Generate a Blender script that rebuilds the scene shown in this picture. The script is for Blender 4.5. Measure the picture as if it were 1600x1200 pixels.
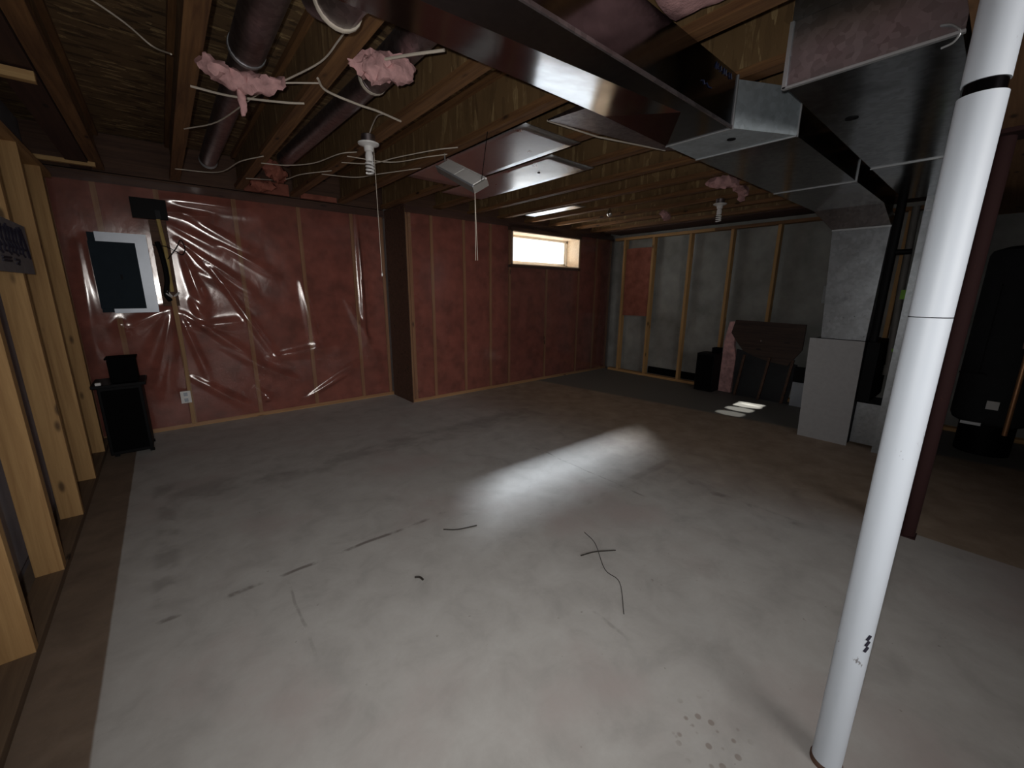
import bpy, bmesh, math, random
from mathutils import Vector, Matrix, noise
random.seed(7)
for o in list(bpy.data.objects): bpy.data.objects.remove(o)
scn = bpy.context.scene
COL = scn.collection
PI = math.pi

# ------------------------------------------------------------------ camera
H = 1.36                      # camera height above the slab
YAW, PITCH, ROLL, FPX = 0.701843, 0.224796, -0.008546, 633.72
fw = Vector((math.sin(YAW)*math.cos(PITCH), math.cos(YAW)*math.cos(PITCH), -math.sin(PITCH)))
rt = Vector((math.cos(YAW), -math.sin(YAW), 0)); dn = fw.cross(rt)
r2 = math.cos(ROLL)*rt + math.sin(ROLL)*dn
d2 = -math.sin(ROLL)*rt + math.cos(ROLL)*dn
cam = bpy.data.cameras.new('camera'); cam.sensor_width = 36; cam.sensor_fit = 'HORIZONTAL'
cam.lens = FPX/1600*36; cam.clip_start = 0.02; cam.clip_end = 200
camo = bpy.data.objects.new('camera', cam); COL.objects.link(camo)
m = Matrix((r2, -d2, -fw)).transposed().to_4x4(); m.translation = (0, 0, H)
camo.matrix_world = m
scn.camera = camo

# ------------------------------------------------------------------ light
scn.view_settings.view_transform = 'Standard'; scn.view_settings.look = 'None'
scn.view_settings.gamma = 1; scn.view_settings.use_curve_mapping = False
scn.view_settings.exposure = 0.0
w = bpy.data.worlds.new('sky'); scn.world = w; w.use_nodes = True
bg = w.node_tree.nodes['Background']; bg.inputs[0].default_value = (0.86, 0.94, 1.0, 1); bg.inputs[1].default_value = 3.6

def lamp(name, kind, loc, target, energy, color=(1, 1, 1), **kw):
    l = bpy.data.lights.new(name, kind); l.energy = energy; l.color = color
    for k, v in kw.items(): setattr(l, k, v)
    o = bpy.data.objects.new(name, l); COL.objects.link(o); o.location = loc
    d = Vector(target)-Vector(loc)
    o.rotation_euler = d.to_track_quat('-Z', 'Y').to_euler()
    return o
# the phone's own torch, beside the lens
lamp('camera_torch', 'SPOT', (-0.05, 0.0, H+0.03), (2.1, 2.9, 0.4), 80, (1.0, 0.98, 0.95),
     spot_size=math.radians(146), spot_blend=1.0, shadow_soft_size=0.012)
# added soft fill lamp behind the camera, no source seen there
lamp('rear_fill', 'AREA', (0.5, -2.95, 1.75), (2.7, 4.5, 0.9), 15, (1.0, 0.96, 0.92), shape='RECTANGLE', size=2.0, size_y=1.2, spread=math.radians(75))
# sun low through the window as narrow spots, plus an added soft patch spot
for (px, py, hw, en) in ((5.50, 1.79, 0.075, 2600), (5.36, 1.84, 0.075, 2600), (5.12, 1.80, 0.05, 1300), (4.86, 1.80, 0.03, 700)):
    lamp('sun_shaft', 'SPOT', (px-1.47, py+10.32, 7.0), (px, py, 0), en*12, (1.0, 0.97, 0.9), spot_size=2*math.atan(hw/12.6), spot_blend=0.35, shadow_soft_size=0.02)
lamp('floor_patch_spot', 'SPOT', (7.23, 7.98, 4.55), (4.485, 4.63, 1.93), 17000, (0.86, 0.93, 1.0),
     spot_size=math.radians(24), spot_blend=0.3, shadow_soft_size=0.34)

# ------------------------------------------------------------------ materials
def newmat(name):
    m = bpy.data.materials.new(name); m.use_nodes = True
    nt = m.node_tree
    return m, nt, nt.nodes['Principled BSDF']
def N(nt, t, **kw):
    n = nt.nodes.new(t)
    for k, v in kw.items(): setattr(n, k, v)
    return n
def pos(nt, scale=(1, 1, 1), rot=(0, 0, 0), obj=False):
    if obj:
        g = N(nt, 'ShaderNodeTexCoord'); s = g.outputs['Object']
    else:
        g = N(nt, 'ShaderNodeNewGeometry'); s = g.outputs['Position']
    mp = N(nt, 'ShaderNodeMapping'); mp.inputs['Scale'].default_value = scale; mp.inputs['Rotation'].default_value = rot
    nt.links.new(s, mp.inputs[0]); return mp.outputs[0]
def noi(nt, vec, scale, detail=4, rough=0.55, dist=0):
    n = N(nt, 'ShaderNodeTexNoise'); n.inputs['Scale'].default_value = scale; n.inputs['Detail'].default_value = detail
    n.inputs['Roughness'].default_value = rough; n.inputs['Distortion'].default_value = dist
    nt.links.new(vec, n.inputs['Vector']); return n.outputs[0]
def ramp(nt, fac, stops):
    r = N(nt, 'ShaderNodeValToRGB'); e = r.color_ramp.elements
    while len(e) < len(stops): e.new(0.5)
    for i, (p, c) in enumerate(stops):
        e[i].position = p; e[i].color = (*c, 1) if len(c) == 3 else c
    nt.links.new(fac, r.inputs[0]); return r.outputs[0]
def mix(nt, fac, a, b, mode='MIX'):
    n = N(nt, 'ShaderNodeMix', data_type='RGBA', blend_type=mode)
    for s, v in ((n.inputs['Factor'], fac), (n.inputs['A'], a), (n.inputs['B'], b)):
        if hasattr(v, 'is_linked') or hasattr(v, 'node'): nt.links.new(v, s)
        elif isinstance(v, (int, float)): s.default_value = v
        else: s.default_value = (*v, 1)
    return n.outputs['Result']
def math_(nt, op, a, b=0.0, c=None, clamp=False):
    n = N(nt, 'ShaderNodeMath', operation=op); n.use_clamp = clamp
    for i, v in enumerate((a, b, c)):
        if v is None: continue
        if hasattr(v, 'node'): nt.links.new(v, n.inputs[i])
        else: n.inputs[i].default_value = v
    return n.outputs[0]
def smooth(nt, v, a, b):
    n = N(nt, 'ShaderNodeMapRange', interpolation_type='SMOOTHSTEP')
    nt.links.new(v, n.inputs['Value'])
    for s, x in ((n.inputs['From Min'], a), (n.inputs['From Max'], b)):
        if hasattr(x, 'node'): nt.links.new(x, s)
        else: s.default_value = x
    return n.outputs['Result']
def bump(nt, p, h, strength=0.3, dist=0.01):
    b = N(nt, 'ShaderNodeBump'); b.inputs['Strength'].default_value = strength; b.inputs['Distance'].default_value = dist
    nt.links.new(h, b.inputs['Height']); nt.links.new(b.outputs[0], p.inputs['Normal'])
def plain(name, c, rough=0.6, metal=0.0, var=0.12, scale=12, bmp=0.0, spec=0.5, obj=False):
    m, nt, p = newmat(name)
    n = noi(nt, pos(nt, obj=obj), scale, 5)
    lo = tuple(max(0, x*(1-var)) for x in c); hi = tuple(min(1, x*(1+var)) for x in c)
    nt.links.new(ramp(nt, n, [(0.3, lo), (0.7, hi)]), p.inputs['Base Color'])
    p.inputs['Roughness'].default_value = rough; p.inputs['Metallic'].default_value = metal
    p.inputs['Specular IOR Level'].default_value = spec
    if bmp: bump(nt, p, noi(nt, pos(nt, obj=obj), scale*6, 4), bmp, 0.004)
    return m
def lumber(name, axis, dark, light, rough=0.75):
    m, nt, p = newmat(name)
    sc = [38, 38, 38]; sc[axis] = 1.6
    v = pos(nt, tuple(sc))
    g = noi(nt, v, 1.0, 6, 0.65, 0.6)
    c = ramp(nt, g, [(0.28, dark), (0.5, tuple((a+b)/2 for a, b in zip(dark, light))), (0.72, light)])
    sk = [9, 9, 9]; sk[axis] = 3.2
    vo = N(nt, 'ShaderNodeTexVoronoi'); vo.inputs['Scale'].default_value = 1.0; nt.links.new(pos(nt, tuple(sk)), vo.inputs['Vector'])
    k = smooth(nt, vo.outputs['Distance'], 0.16, 0.05)
    c = mix(nt, k, c, tuple(x*0.35 for x in dark))
    nt.links.new(c, p.inputs['Base Color']); p.inputs['Roughness'].default_value = rough
    bump(nt, p, g, 0.25, 0.003)
    return m
def osb(name, rot, dark, mid, light, sc=(26, 9, 26)):
    m, nt, p = newmat(name)
    v = pos(nt, sc, rot)
    w_ = noi(nt, v, 0.7, 2); vv = N(nt, 'ShaderNodeVectorMath', operation='ADD'); nt.links.new(v, vv.inputs[0])
    cx = N(nt, 'ShaderNodeCombineXYZ'); nt.links.new(w_, cx.inputs[0]); nt.links.new(w_, cx.inputs[1]); nt.links.new(cx.outputs[0], vv.inputs[1])
    a = N(nt, 'ShaderNodeTexVoronoi'); a.inputs['Scale'].default_value = 1.0; nt.links.new(vv.outputs[0], a.inputs['Vector'])
    s = N(nt, 'ShaderNodeSeparateColor'); nt.links.new(a.outputs['Color'], s.inputs[0])
    grain = noi(nt, pos(nt, tuple(x*4 for x in sc), rot), 1, 4)
    f = math_(nt, 'ADD', math_(nt, 'MULTIPLY', s.outputs[0], 0.7), math_(nt, 'MULTIPLY', grain, 0.4))
    c = ramp(nt, f, [(0.15, dark), (0.45, mid), (0.78, mid), (0.97, light)])
    nt.links.new(c, p.inputs['Base Color']); p.inputs['Roughness'].default_value = 0.8
    bump(nt, p, f, 0.5, 0.004)
    return m

def galv(name, base=(0.42, 0.44, 0.46), rough=0.17, var=0.18, metal=1.0, dirt_amt=0.6):
    m, nt, p = newmat(name)
    vo = N(nt, 'ShaderNodeTexVoronoi'); vo.inputs['Scale'].default_value = 45; nt.links.new(pos(nt), vo.inputs['Vector'])
    s = N(nt, 'ShaderNodeSeparateColor'); nt.links.new(vo.outputs['Color'], s.inputs[0])
    dirt = noi(nt, pos(nt), 5, 5)
    c = mix(nt, s.outputs[0], tuple(x*(1-var) for x in base), tuple(min(1, x*(1+var)) for x in base))
    c = mix(nt, smooth(nt, dirt, 0.55, 0.8), c, tuple(x*dirt_amt for x in base))
    nt.links.new(c, p.inputs['Base Color'])
    p.inputs['Metallic'].default_value = metal
    rr = N(nt, 'ShaderNodeMapRange'); nt.links.new(noi(nt, pos(nt), 9, 3), rr.inputs[0])
    rr.inputs[3].default_value = rough*0.75; rr.inputs[4].default_value = rough*1.3
    nt.links.new(rr.outputs[0], p.inputs['Roughness'])
    bump(nt, p, noi(nt, pos(nt), 3.0, 2), 0.05, 0.03)
    return m

def concrete_floor():
    m, nt, p = newmat('concrete_floor')
    P = pos(nt); sx = N(nt, 'ShaderNodeSeparateXYZ'); nt.links.new(P, sx.inputs[0]); x, y = sx.outputs[0], sx.outputs[1]
    big = noi(nt, P, 1.1, 5, 0.6); med = noi(nt, P, 5.5, 6, 0.62, 0.4); fine = noi(nt, P, 60, 3)
    seal = ramp(nt, med, [(0.25, (0.40, 0.385, 0.37)), (0.5, (0.50, 0.485, 0.465)), (0.75, (0.57, 0.56, 0.54))])
    seal = mix(nt, smooth(nt, big, 0.48, 0.72), seal, (0.47, 0.41, 0.395))
    bare = ramp(nt, med, [(0.25, (0.145, 0.10, 0.072)), (0.55, (0.215, 0.155, 0.11)), (0.8, (0.27, 0.2, 0.15))])
    # sealed strip between two straight edges, bare slab on either side
    wob = math_(nt, 'MULTIPLY_ADD', noi(nt, P, 7, 3), 0.006, -0.003)
    xl = math_(nt, 'ADD', x, wob)
    left = smooth(nt, xl, -0.356, -0.346)
    wd = N(nt, 'ShaderNodeMapRange'); nt.links.new(y, wd.inputs[0])
    wd.inputs[1].default_value = 0.1; wd.inputs[2].default_value = 1.0; wd.inputs[3].default_value = 0.008; wd.inputs[4].default_value = 0.9
    lo = math_(nt, 'SUBTRACT', 3.165, wd.outputs[0]); hi = math_(nt, 'ADD', 3.165, wd.outputs[0])
    right = math_(nt, 'SUBTRACT', 1.0, smooth(nt, xl, lo, hi))
    c = mix(nt, math_(nt, 'MULTIPLY', left, right), bare, seal)
    c = mix(nt, math_(nt, 'MULTIPLY', math_(nt, 'SUBTRACT', 1.0, right), 0.85), c, ramp(nt, med, [(0.25, (0.27, 0.195, 0.14)), (0.75, (0.47, 0.365, 0.27))]))
    # greyer slab by the furnace
    g = smooth(nt, math_(nt, 'ADD', x, math_(nt, 'MULTIPLY', y, 0.15)), 4.95, 5.05)
    c = mix(nt, g, c, (0.17, 0.17, 0.16))
    # control joint and scuffs beside it
    def line(v, at, wdt, lenv, a, b, seed, amount):
        d = math_(nt, 'ABSOLUTE', math_(nt, 'SUBTRACT', v, at))
        s = math_(nt, 'SUBTRACT', 1.0, smooth(nt, d, wdt*0.3, wdt))
        r = math_(nt, 'MULTIPLY', smooth(nt, lenv, a, a+0.1), math_(nt, 'SUBTRACT', 1.0, smooth(nt, lenv, b-0.1, b)))
        br = smooth(nt, noi(nt, pos(nt, (seed, seed, seed)), 3.1, 4), 0.42, 0.6)
        return math_(nt, 'MULTIPLY', math_(nt, 'MULTIPLY', s, r), math_(nt, 'MULTIPLY', br, amount))
    yy = math_(nt, 'ADD', y, math_(nt, 'MULTIPLY_ADD', noi(nt, P, 2.5, 2), 0.08, -0.04))
    xx = math_(nt, 'ADD', x, math_(nt, 'MULTIPLY_ADD', noi(nt, P, 2.0, 2), 0.1, -0.05))
    for args in ((yy, 2.03, 0.018, x, -0.25, 1.3, 2.3, 0.75), (yy, 1.55, 0.05, x, 1.9, 3.4, 1.3, 0.28), (xx, -0.17, 0.07, y, 2.1, 3.7, 1.7, 0.3),
                 (xx, 2.35, 0.012, y, 1.3, 2.6, 2.9, 0.5), (xx, 2.76, 0.05, y, 0.5, 1.3, 1.5, 0.5), (xx, 1.25, 0.01, y, 0.7, 1.0, 2.2, 0.4), (xx, 0.26, 0.008, y, 1.4, 2.0, 2.6, 0.35),
                 (yy, 3.3, 0.25, x, -0.2, 3.2, 0.9, 0.35)):
        c = mix(nt, line(*args), c, (0.11, 0.085, 0.075))
    # old drips by the post
    vo = N(nt, 'ShaderNodeTexVoronoi'); vo.inputs['Scale'].default_value = 26; nt.links.new(P, vo.inputs['Vector'])
    dx = math_(nt, 'SUBTRACT', x, 1.13); dy = math_(nt, 'SUBTRACT', y, 0.36)
    rad = math_(nt, 'SQRT', math_(nt, 'ADD', math_(nt, 'MULTIPLY', dx, dx), math_(nt, 'MULTIPLY', dy, dy)))
    sp = math_(nt, 'MULTIPLY', math_(nt, 'SUBTRACT', 1.0, smooth(nt, rad, 0.08, 0.14)), math_(nt, 'SUBTRACT', 1.0, smooth(nt, vo.outputs['Distance'], 0.2, 0.3)))
    c = mix(nt, math_(nt, 'MULTIPLY', sp, 0.55), c, (0.2, 0.14, 0.11))
    c = mix(nt, math_(nt, 'MULTIPLY', smooth(nt, noi(nt, P, 31, 2), 0.72, 0.78), 0.5), c, (0.16, 0.13, 0.11))
    c = mix(nt, math_(nt, 'MULTIPLY', fine, 0.16), c, (0.3, 0.28, 0.27))
    nt.links.new(c, p.inputs['Base Color']); p.inputs['Roughness'].default_value = 0.62
    p.inputs['Specular IOR Level'].default_value = 0.3
    bump(nt, p, med, 0.08, 0.01)
    return m

def poly_sheet():
    m, nt, p = newmat('clear_poly_sheet'); nt.nodes.remove(p)
    out = nt.nodes['Material Output']
    tr = N(nt, 'ShaderNodeBsdfTransparent'); tr.inputs[0].default_value = (0.9, 0.84, 0.84, 1)
    gl = N(nt, 'ShaderNodeBsdfGlossy'); gl.inputs['Roughness'].default_value = 0.15; gl.inputs[0].default_value = (1, 0.97, 0.95, 1)
    df = N(nt, 'ShaderNodeBsdfDiffuse'); df.inputs[0].default_value = (0.55, 0.4, 0.38, 1)
    fr = N(nt, 'ShaderNodeFresnel'); fr.inputs[0].default_value = 1.55
    b = N(nt, 'ShaderNodeBump'); b.inputs['Strength'].default_value = 0.07; b.inputs['Distance'].default_value = 0.02
    nt.links.new(noi(nt, pos(nt, (1, 1, 0.6)), 9, 3, 0.5, 0.5), b.inputs['Height'])
    nt.links.new(b.outputs[0], gl.inputs['Normal']); nt.links.new(b.outputs[0], fr.inputs['Normal'])
    a = N(nt, 'ShaderNodeMixShader'); a.inputs[0].default_value = 0.05
    nt.links.new(tr.outputs[0], a.inputs[1]); nt.links.new(df.outputs[0], a.inputs[2])
    c = N(nt, 'ShaderNodeMixShader'); nt.links.new(math_(nt, 'MULTIPLY', fr.outputs[0], 1.7, clamp=True), c.inputs[0])
    nt.links.new(a.outputs[0], c.inputs[1]); nt.links.new(gl.outputs[0], c.inputs[2])
    nt.links.new(c.outputs[0], out.inputs[0])
    return m
def glass():
    m, nt, p = newmat('window_glass'); nt.nodes.remove(p)
    tr = N(nt, 'ShaderNodeBsdfTransparent'); gl = N(nt, 'ShaderNodeBsdfGlossy'); gl.inputs['Roughness'].default_value = 0.02
    c = N(nt, 'ShaderNodeMixShader'); c.inputs[0].default_value = 0.06
    nt.links.new(tr.outputs[0], c.inputs[1]); nt.links.new(gl.outputs[0], c.inputs[2]); nt.links.new(c.outputs[0], nt.nodes['Material Output'].inputs[0])
    return m
def painted_post(name, base, chip, amount=0.62, rough=0.5):
    m, nt, p = newmat(name)
    n = noi(nt, pos(nt, (1, 1, 0.5)), 22, 5, 0.7)
    c = mix(nt, smooth(nt, n, amount, amount+0.05), base, chip)
    c = mix(nt, math_(nt, 'MULTIPLY', noi(nt, pos(nt), 6, 4), 0.3), c, tuple(x*0.85 for x in base))
    nt.links.new(c, p.inputs['Base Color']); p.inputs['Roughness'].default_value = rough
    return m

M = {}
M['floor'] = concrete_floor()
M['cwall'] = plain('poured_concrete', (0.27, 0.27, 0.255), 0.9, 0, 0.25, 3.5, 0.3)
M['drywall'] = plain('grey_paper_board', (0.30, 0.275, 0.30), 0.9, 0, 0.15, 5)
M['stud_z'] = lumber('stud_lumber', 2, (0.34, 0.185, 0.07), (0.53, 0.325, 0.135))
M['stud_y'] = lumber('plate_lumber', 1, (0.36, 0.19, 0.07), (0.55, 0.33, 0.14))
M['dirty_plate'] = lumber('dirty_plate_lumber', 1, (0.12, 0.078, 0.05), (0.21, 0.14, 0.085))
M['stud_x'] = lumber('blocking_lumber', 0, (0.40, 0.23, 0.09), (0.60, 0.40, 0.18))
M['stud_old'] = lumber('stud_lumber_brown', 2, (0.27, 0.145, 0.065), (0.45, 0.28, 0.14))
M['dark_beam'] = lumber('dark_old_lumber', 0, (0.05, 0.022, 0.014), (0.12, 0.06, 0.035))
M['dark_joist'] = lumber('dark_joist_lumber', 1, (0.035, 0.014, 0.010), (0.08, 0.035, 0.022))
M['flange'] = lumber('joist_flange_lumber', 1, (0.085, 0.034, 0.013), (0.28, 0.14, 0.052))
M['web'] = osb('joist_web_board', (0, 0, 0), (0.13, 0.075, 0.03), (0.19, 0.112, 0.046), (0.40, 0.28, 0.13), (30, 34, 6))
M['sub'] = osb('subfloor_board', (0, 0, 0.15), (0.05, 0.03, 0.016), (0.18, 0.11, 0.052), (0.55, 0.40, 0.19), (12, 42, 20))
M['beam'] = lumber('beam_lumber', 0, (0.16, 0.08, 0.035), (0.30, 0.165, 0.08))
M['pink'] = plain('pink_fibreglass', (0.60, 0.35, 0.345), 1.0, 0, 0.3, 16, 0.8, 0.1)
M['batt'] = plain('red_fibreglass', (0.30, 0.108, 0.078), 1.0, 0, 0.28, 7, 0.6, 0.1)
M['poly'] = poly_sheet()
M['galv'] = galv('galvanized_sheet')
M['galv_b'] = galv('galvanized_sheet_bright', (0.62, 0.66, 0.70), 0.3)
M['galv_z'] = galv('galvanized_sheet_dull', (0.42, 0.45, 0.48), 0.32, 0.1, 0.88)
M['galv_t'] = galv('galvanized_sheet_pale', (0.46, 0.52, 0.56), 0.42, 0.1, 0.55)
M['galv_n'] = galv('galvanized_sheet_smooth', (0.21, 0.21, 0.225), 0.14, 0.06, 1.0, 0.85)
M['galv_d'] = galv('galvanized_pipe_dull', (0.33, 0.29, 0.30), 0.42)
M['foil'] = galv('bright_panning_sheet', (0.75, 0.79, 0.84), 0.30, 0.02, 1.0, 0.9)
M['seam'] = plain('seam_metal', (0.56, 0.58, 0.6), 0.4, 0.7, 0.05)
M['white_post'] = painted_post('white_painted_steel', (0.66, 0.72, 0.80), (0.17, 0.16, 0.17), 0.655)
M['red_post'] = painted_post('red_primed_steel', (0.034, 0.008, 0.008), (0.07, 0.02, 0.015), 0.68, 0.85)
M['black_steel'] = plain('black_steel', (0.012, 0.010, 0.012), 0.16, 0.8, 0.1)
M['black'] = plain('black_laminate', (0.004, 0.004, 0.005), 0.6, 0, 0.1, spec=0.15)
M['black_soft'] = plain('black_cloth', (0.004, 0.004, 0.0045), 0.95, 0, 0.1, spec=0.05)
M['cable'] = plain('cream_cable', (0.62, 0.55, 0.46), 0.5)
M['yellow'] = plain('yellow_cable', (0.45, 0.33, 0.12), 0.5)
M['white'] = plain('white_plastic', (0.78, 0.77, 0.76), 0.4, 0, 0.03)
M['cream'] = plain('window_vinyl', (0.72, 0.66, 0.58), 0.45, 0, 0.05)
M['liner'] = lumber('window_liner', 0, (0.62, 0.47, 0.32), (0.80, 0.66, 0.50))
M['glass'] = glass()
M['furnace'] = plain('grey_enamel', (0.36, 0.36, 0.37), 0.55, 0, 0.05, 30)
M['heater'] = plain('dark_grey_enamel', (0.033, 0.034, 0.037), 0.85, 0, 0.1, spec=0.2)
M['panel_dark'] = plain('panel_door_enamel', (0.018, 0.027, 0.036), 0.75, 0, 0.1, spec=0.12)
M['panel_grey'] = plain('panel_trim_enamel', (0.36, 0.39, 0.44), 0.38, 0.3, 0.05)
M['copper'] = plain('copper_pipe', (0.62, 0.32, 0.16), 0.4, 0.6, 0.1)
M['pvc'] = plain('grey_pvc', (0.20, 0.185, 0.17), 0.6)
M['green'] = plain('green_tag', (0.25, 0.55, 0.05), 0.6)
M['orange'] = plain('orange_tag', (0.75, 0.32, 0.05), 0.6)
M['oldwood'] = lumber('dark_stained_wood', 1, (0.018, 0.008, 0.005), (0.065, 0.032, 0.02), 0.55)
M['paper'] = plain('grey_card', (0.23, 0.215, 0.23), 0.9, 0, 0.15, 14)
M['ink'] = plain('dark_ink', (0.015, 0.013, 0.03), 0.7)
M['blueink'] = plain('blue_marker', (0.012, 0.018, 0.06), 0.5)
M['twig'] = plain('dark_wire', (0.03, 0.025, 0.02), 0.6)
M['rust'] = plain('rusty_steel', (0.13, 0.07, 0.05), 0.8, 0.3, 0.5, 40)
M['knob'] = plain('bright_knob', (0.9, 0.9, 0.88), 0.15, 1.0, 0.02)

# ------------------------------------------------------------------ mesh helpers
class MB:
    def __init__(s): s.v = []; s.f = []; s.smooth = False
    def box(s, x0, x1, y0, y1, z0, z1):
        b = len(s.v)
        s.v += [(x0, y0, z0), (x1, y0, z0), (x1, y1, z0), (x0, y1, z0), (x0, y0, z1), (x1, y0, z1), (x1, y1, z1), (x0, y1, z1)]
        s.f += [tuple(b+i for i in q) for q in ((0, 3, 2, 1), (4, 5, 6, 7), (0, 1, 5, 4), (1, 2, 6, 5), (2, 3, 7, 6), (3, 0, 4, 7))]
        return s
    def quadbox(s, bot, top):     # two matching 4-point loops, bottom and top
        b = len(s.v); s.v += list(bot)+list(top)
        s.f += [tuple(b+i for i in q) for q in ((0, 3, 2, 1), (4, 5, 6, 7), (0, 1, 5, 4), (1, 2, 6, 5), (2, 3, 7, 6), (3, 0, 4, 7))]
        return s
    def prism(s, poly, d):        # polygon (3D) extruded along d
        b = len(s.v); n = len(poly); d = Vector(d)
        s.v += [tuple(p) for p in poly]+[tuple(Vector(p)+d) for p in poly]
        s.f += [tuple(b+i for i in range(n))[::-1], tuple(b+n+i for i in range(n))]
        s.f += [(b+i, b+(i+1) % n, b+n+(i+1) % n, b+n+i) for i in range(n)]
        return s
    def tube(s, pts, r, seg=10, cap=True):
        s.smooth = True
        pts = [Vector(p) for p in pts]; n = len(pts); b = len(s.v)
        rr = r if isinstance(r, (list, tuple)) else [r]*n
        up = None
        for i, p in enumerate(pts):
            t = (pts[min(i+1, n-1)]-pts[max(i-1, 0)]).normalized()
            if up is None:
                up = t.orthogonal().normalized()
            up = (up-t*up.dot(t)); up = up.normalized() if up.length > 1e-6 else t.orthogonal().normalized()
            q = t.cross(up)
            for k in range(seg):
                a = 2*PI*k/seg
                s.v.append(tuple(p+(up*math.cos(a)+q*math.sin(a))*rr[i]))
        for i in range(n-1):
            for k in range(seg):
                s.f.append((b+i*seg+k, b+i*seg+(k+1) % seg, b+(i+1)*seg+(k+1) % seg, b+(i+1)*seg+k))
        if cap:
            s.f.append(tuple(b+k for k in range(seg))[::-1]); s.f.append(tuple(b+(n-1)*seg+k for k in range(seg)))
        return s
    def lathe(s, prof, c, seg=24, axis='z'):
        s.smooth = True; b = len(s.v)
        for r, h in prof:
            for k in range(seg):
                a = 2*PI*k/seg
                if axis == 'z': s.v.append((c[0]+r*math.cos(a), c[1]+r*math.sin(a), c[2]+h))
                else: s.v.append((c[0]+r*math.cos(a), c[1]+h, c[2]+r*math.sin(a)))
        for i in range(len(prof)-1):
            for k in range(seg):
                s.f.append((b+i*seg+k, b+i*seg+(k+1) % seg, b+(i+1)*seg+(k+1) % seg, b+(i+1)*seg+k))
        s.f.append(tuple(b+k for k in range(seg))[::-1]); s.f.append(tuple(b+(len(prof)-1)*seg+k for k in range(seg)))
        return s
    def build(s, name, mt, parent=None, bevel=0.0, recalc=True):
        me = bpy.data.meshes.new(name); me.from_pydata(s.v, [], s.f)
        bm = bmesh.new(); bm.from_mesh(me)
        if bevel: bmesh.ops.bevel(bm, geom=list(bm.edges), offset=bevel, segments=2, affect='EDGES', profile=0.6)
        if recalc: bmesh.ops.recalc_face_normals(bm, faces=bm.faces)
        bm.to_mesh(me); bm.free()
        if s.smooth:
            me.polygons.foreach_set('use_smooth', [True]*len(me.polygons))
            me.set_sharp_from_angle(angle=math.radians(40))
        me.materials.append(M[mt] if isinstance(mt, str) else mt)
        o = bpy.data.objects.new(name, me); COL.objects.link(o)
        if parent: o.parent = parent; o.matrix_parent_inverse = Matrix.Translation(-parent.location)
        return o
def tag(o, label, cat, group=None):
    o['label'] = label; o['category'] = cat
    if group: o['group'] = group
    return o
def struct(o): o['kind'] = 'structure'; return o
def thing(name, label, cat, loc=(0, 0, 0), group=None):
    o = bpy.data.objects.new(name, None); COL.objects.link(o); o.location = loc; o.empty_display_size = 0.1
    return tag(o, label, cat, group)
def spline(pts, n=6):
    P = [Vector(p) for p in pts]; P = [P[0]*2-P[1]]+P+[P[-1]*2-P[-2]]; out = []
    for i in range(1, len(P)-2):
        a, b, c, d = P[i-1:i+3]
        for k in range(n):
            t = k/n
            out.append(0.5*((2*b)+(c-a)*t+(2*a-5*b+4*c-d)*t*t+(3*b-a-3*c+d)*t**3))
    out.append(P[-2]); return out

# ------------------------------------------------------------------ setting
ZJ, ZS = 2.31, 2.61             # joist underside, subfloor underside
X0, X1, Y0, Y1 = -0.66, 6.12, -3.2, 5.22
struct(MB().box(-1.2, 6.6, Y0-0.3, 5.6, -0.15, 0).build('floor', 'floor'))

# ceiling: subfloor sheets, joists, beam
ceil = struct(MB().box(-1.2, 6.6, Y0-0.3, 5.6, ZS+0.02, ZS+0.05).build('ceiling', 'sub'))
k = 0
for yy in range(7):
    for xx in range(4):
        off = 0.6 if yy % 2 else 0.0
        a, b = -1.2+xx*2.44-off, -1.2+(xx+1)*2.44-off-0.004
        MB().box(max(a, -1.2), min(b, 6.6), Y0-0.3+yy*1.22, Y0-0.3+(yy+1)*1.22-0.004, ZS, ZS+0.02).build('subfloor_panel', 'sub', ceil)
JX = [0.265+0.487*i for i in range(-1, 12)]
JW = 0.072
web = MB().box(-0.006, 0.006, Y0, 5.0, ZJ+0.038, ZS-0.038); fl0 = MB().box(-JW/2, JW/2, Y0, 5.0, ZJ, ZJ+0.038); fl1 = MB().box(-JW/2, JW/2, Y0, 5.0, ZS-0.038, ZS)
wm = fm0 = fm1 = None
for i, x in enumerate(JX):
    cx = x-JW/2
    def inst(mb, name, mt, me, par):
        if me is None:
            o = mb.build(name, mt); me = o.data
        else:
            o = bpy.data.objects.new(name, me); COL.objects.link(o)
        o.parent = par
        return o
    j = inst(web, 'joist', 'web', wm, ceil); wm = j.data; j.location = (cx, 0, 0)
    a = inst(fl0, 'bottom_flange', 'flange', fm0, j); fm0 = a.data
    b = inst(fl1, 'top_flange', 'flange', fm1, j); fm1 = b.data
# doubled joist over the stud wall, blocking, main beam
MB().box(-0.42, -0.30, Y0, 5.0, ZJ-0.01, ZS).build('doubled_joist', 'dark_joist', ceil)
MB().box(-0.66, -0.30, 2.94, 2.98, ZJ-0.06, ZJ-0.02).build('blocking', 'stud_x', ceil)
MB().box(-0.62, -0.26, 4.74, 4.78, ZJ-0.03, ZJ).build('blocking', 'stud_x', ceil)
MB().box(0.9, X1, 0.01, 0.195, 2.10, ZJ).build('support_beam', 'beam', ceil)
MB().box(5.66, X1, -3, 4.4, 2.30, 2.34).build('wall_ledger', 'dark_joist', ceil)
MB().box(-0.66, 2.2, 5.06, 5.10, 2.31, ZS).build('rim_board', 'dark_beam', ceil)
MB().box(2.2, X1, 4.60, 4.64, 2.31, ZS).build('rim_board', 'dark_beam', ceil)

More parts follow.
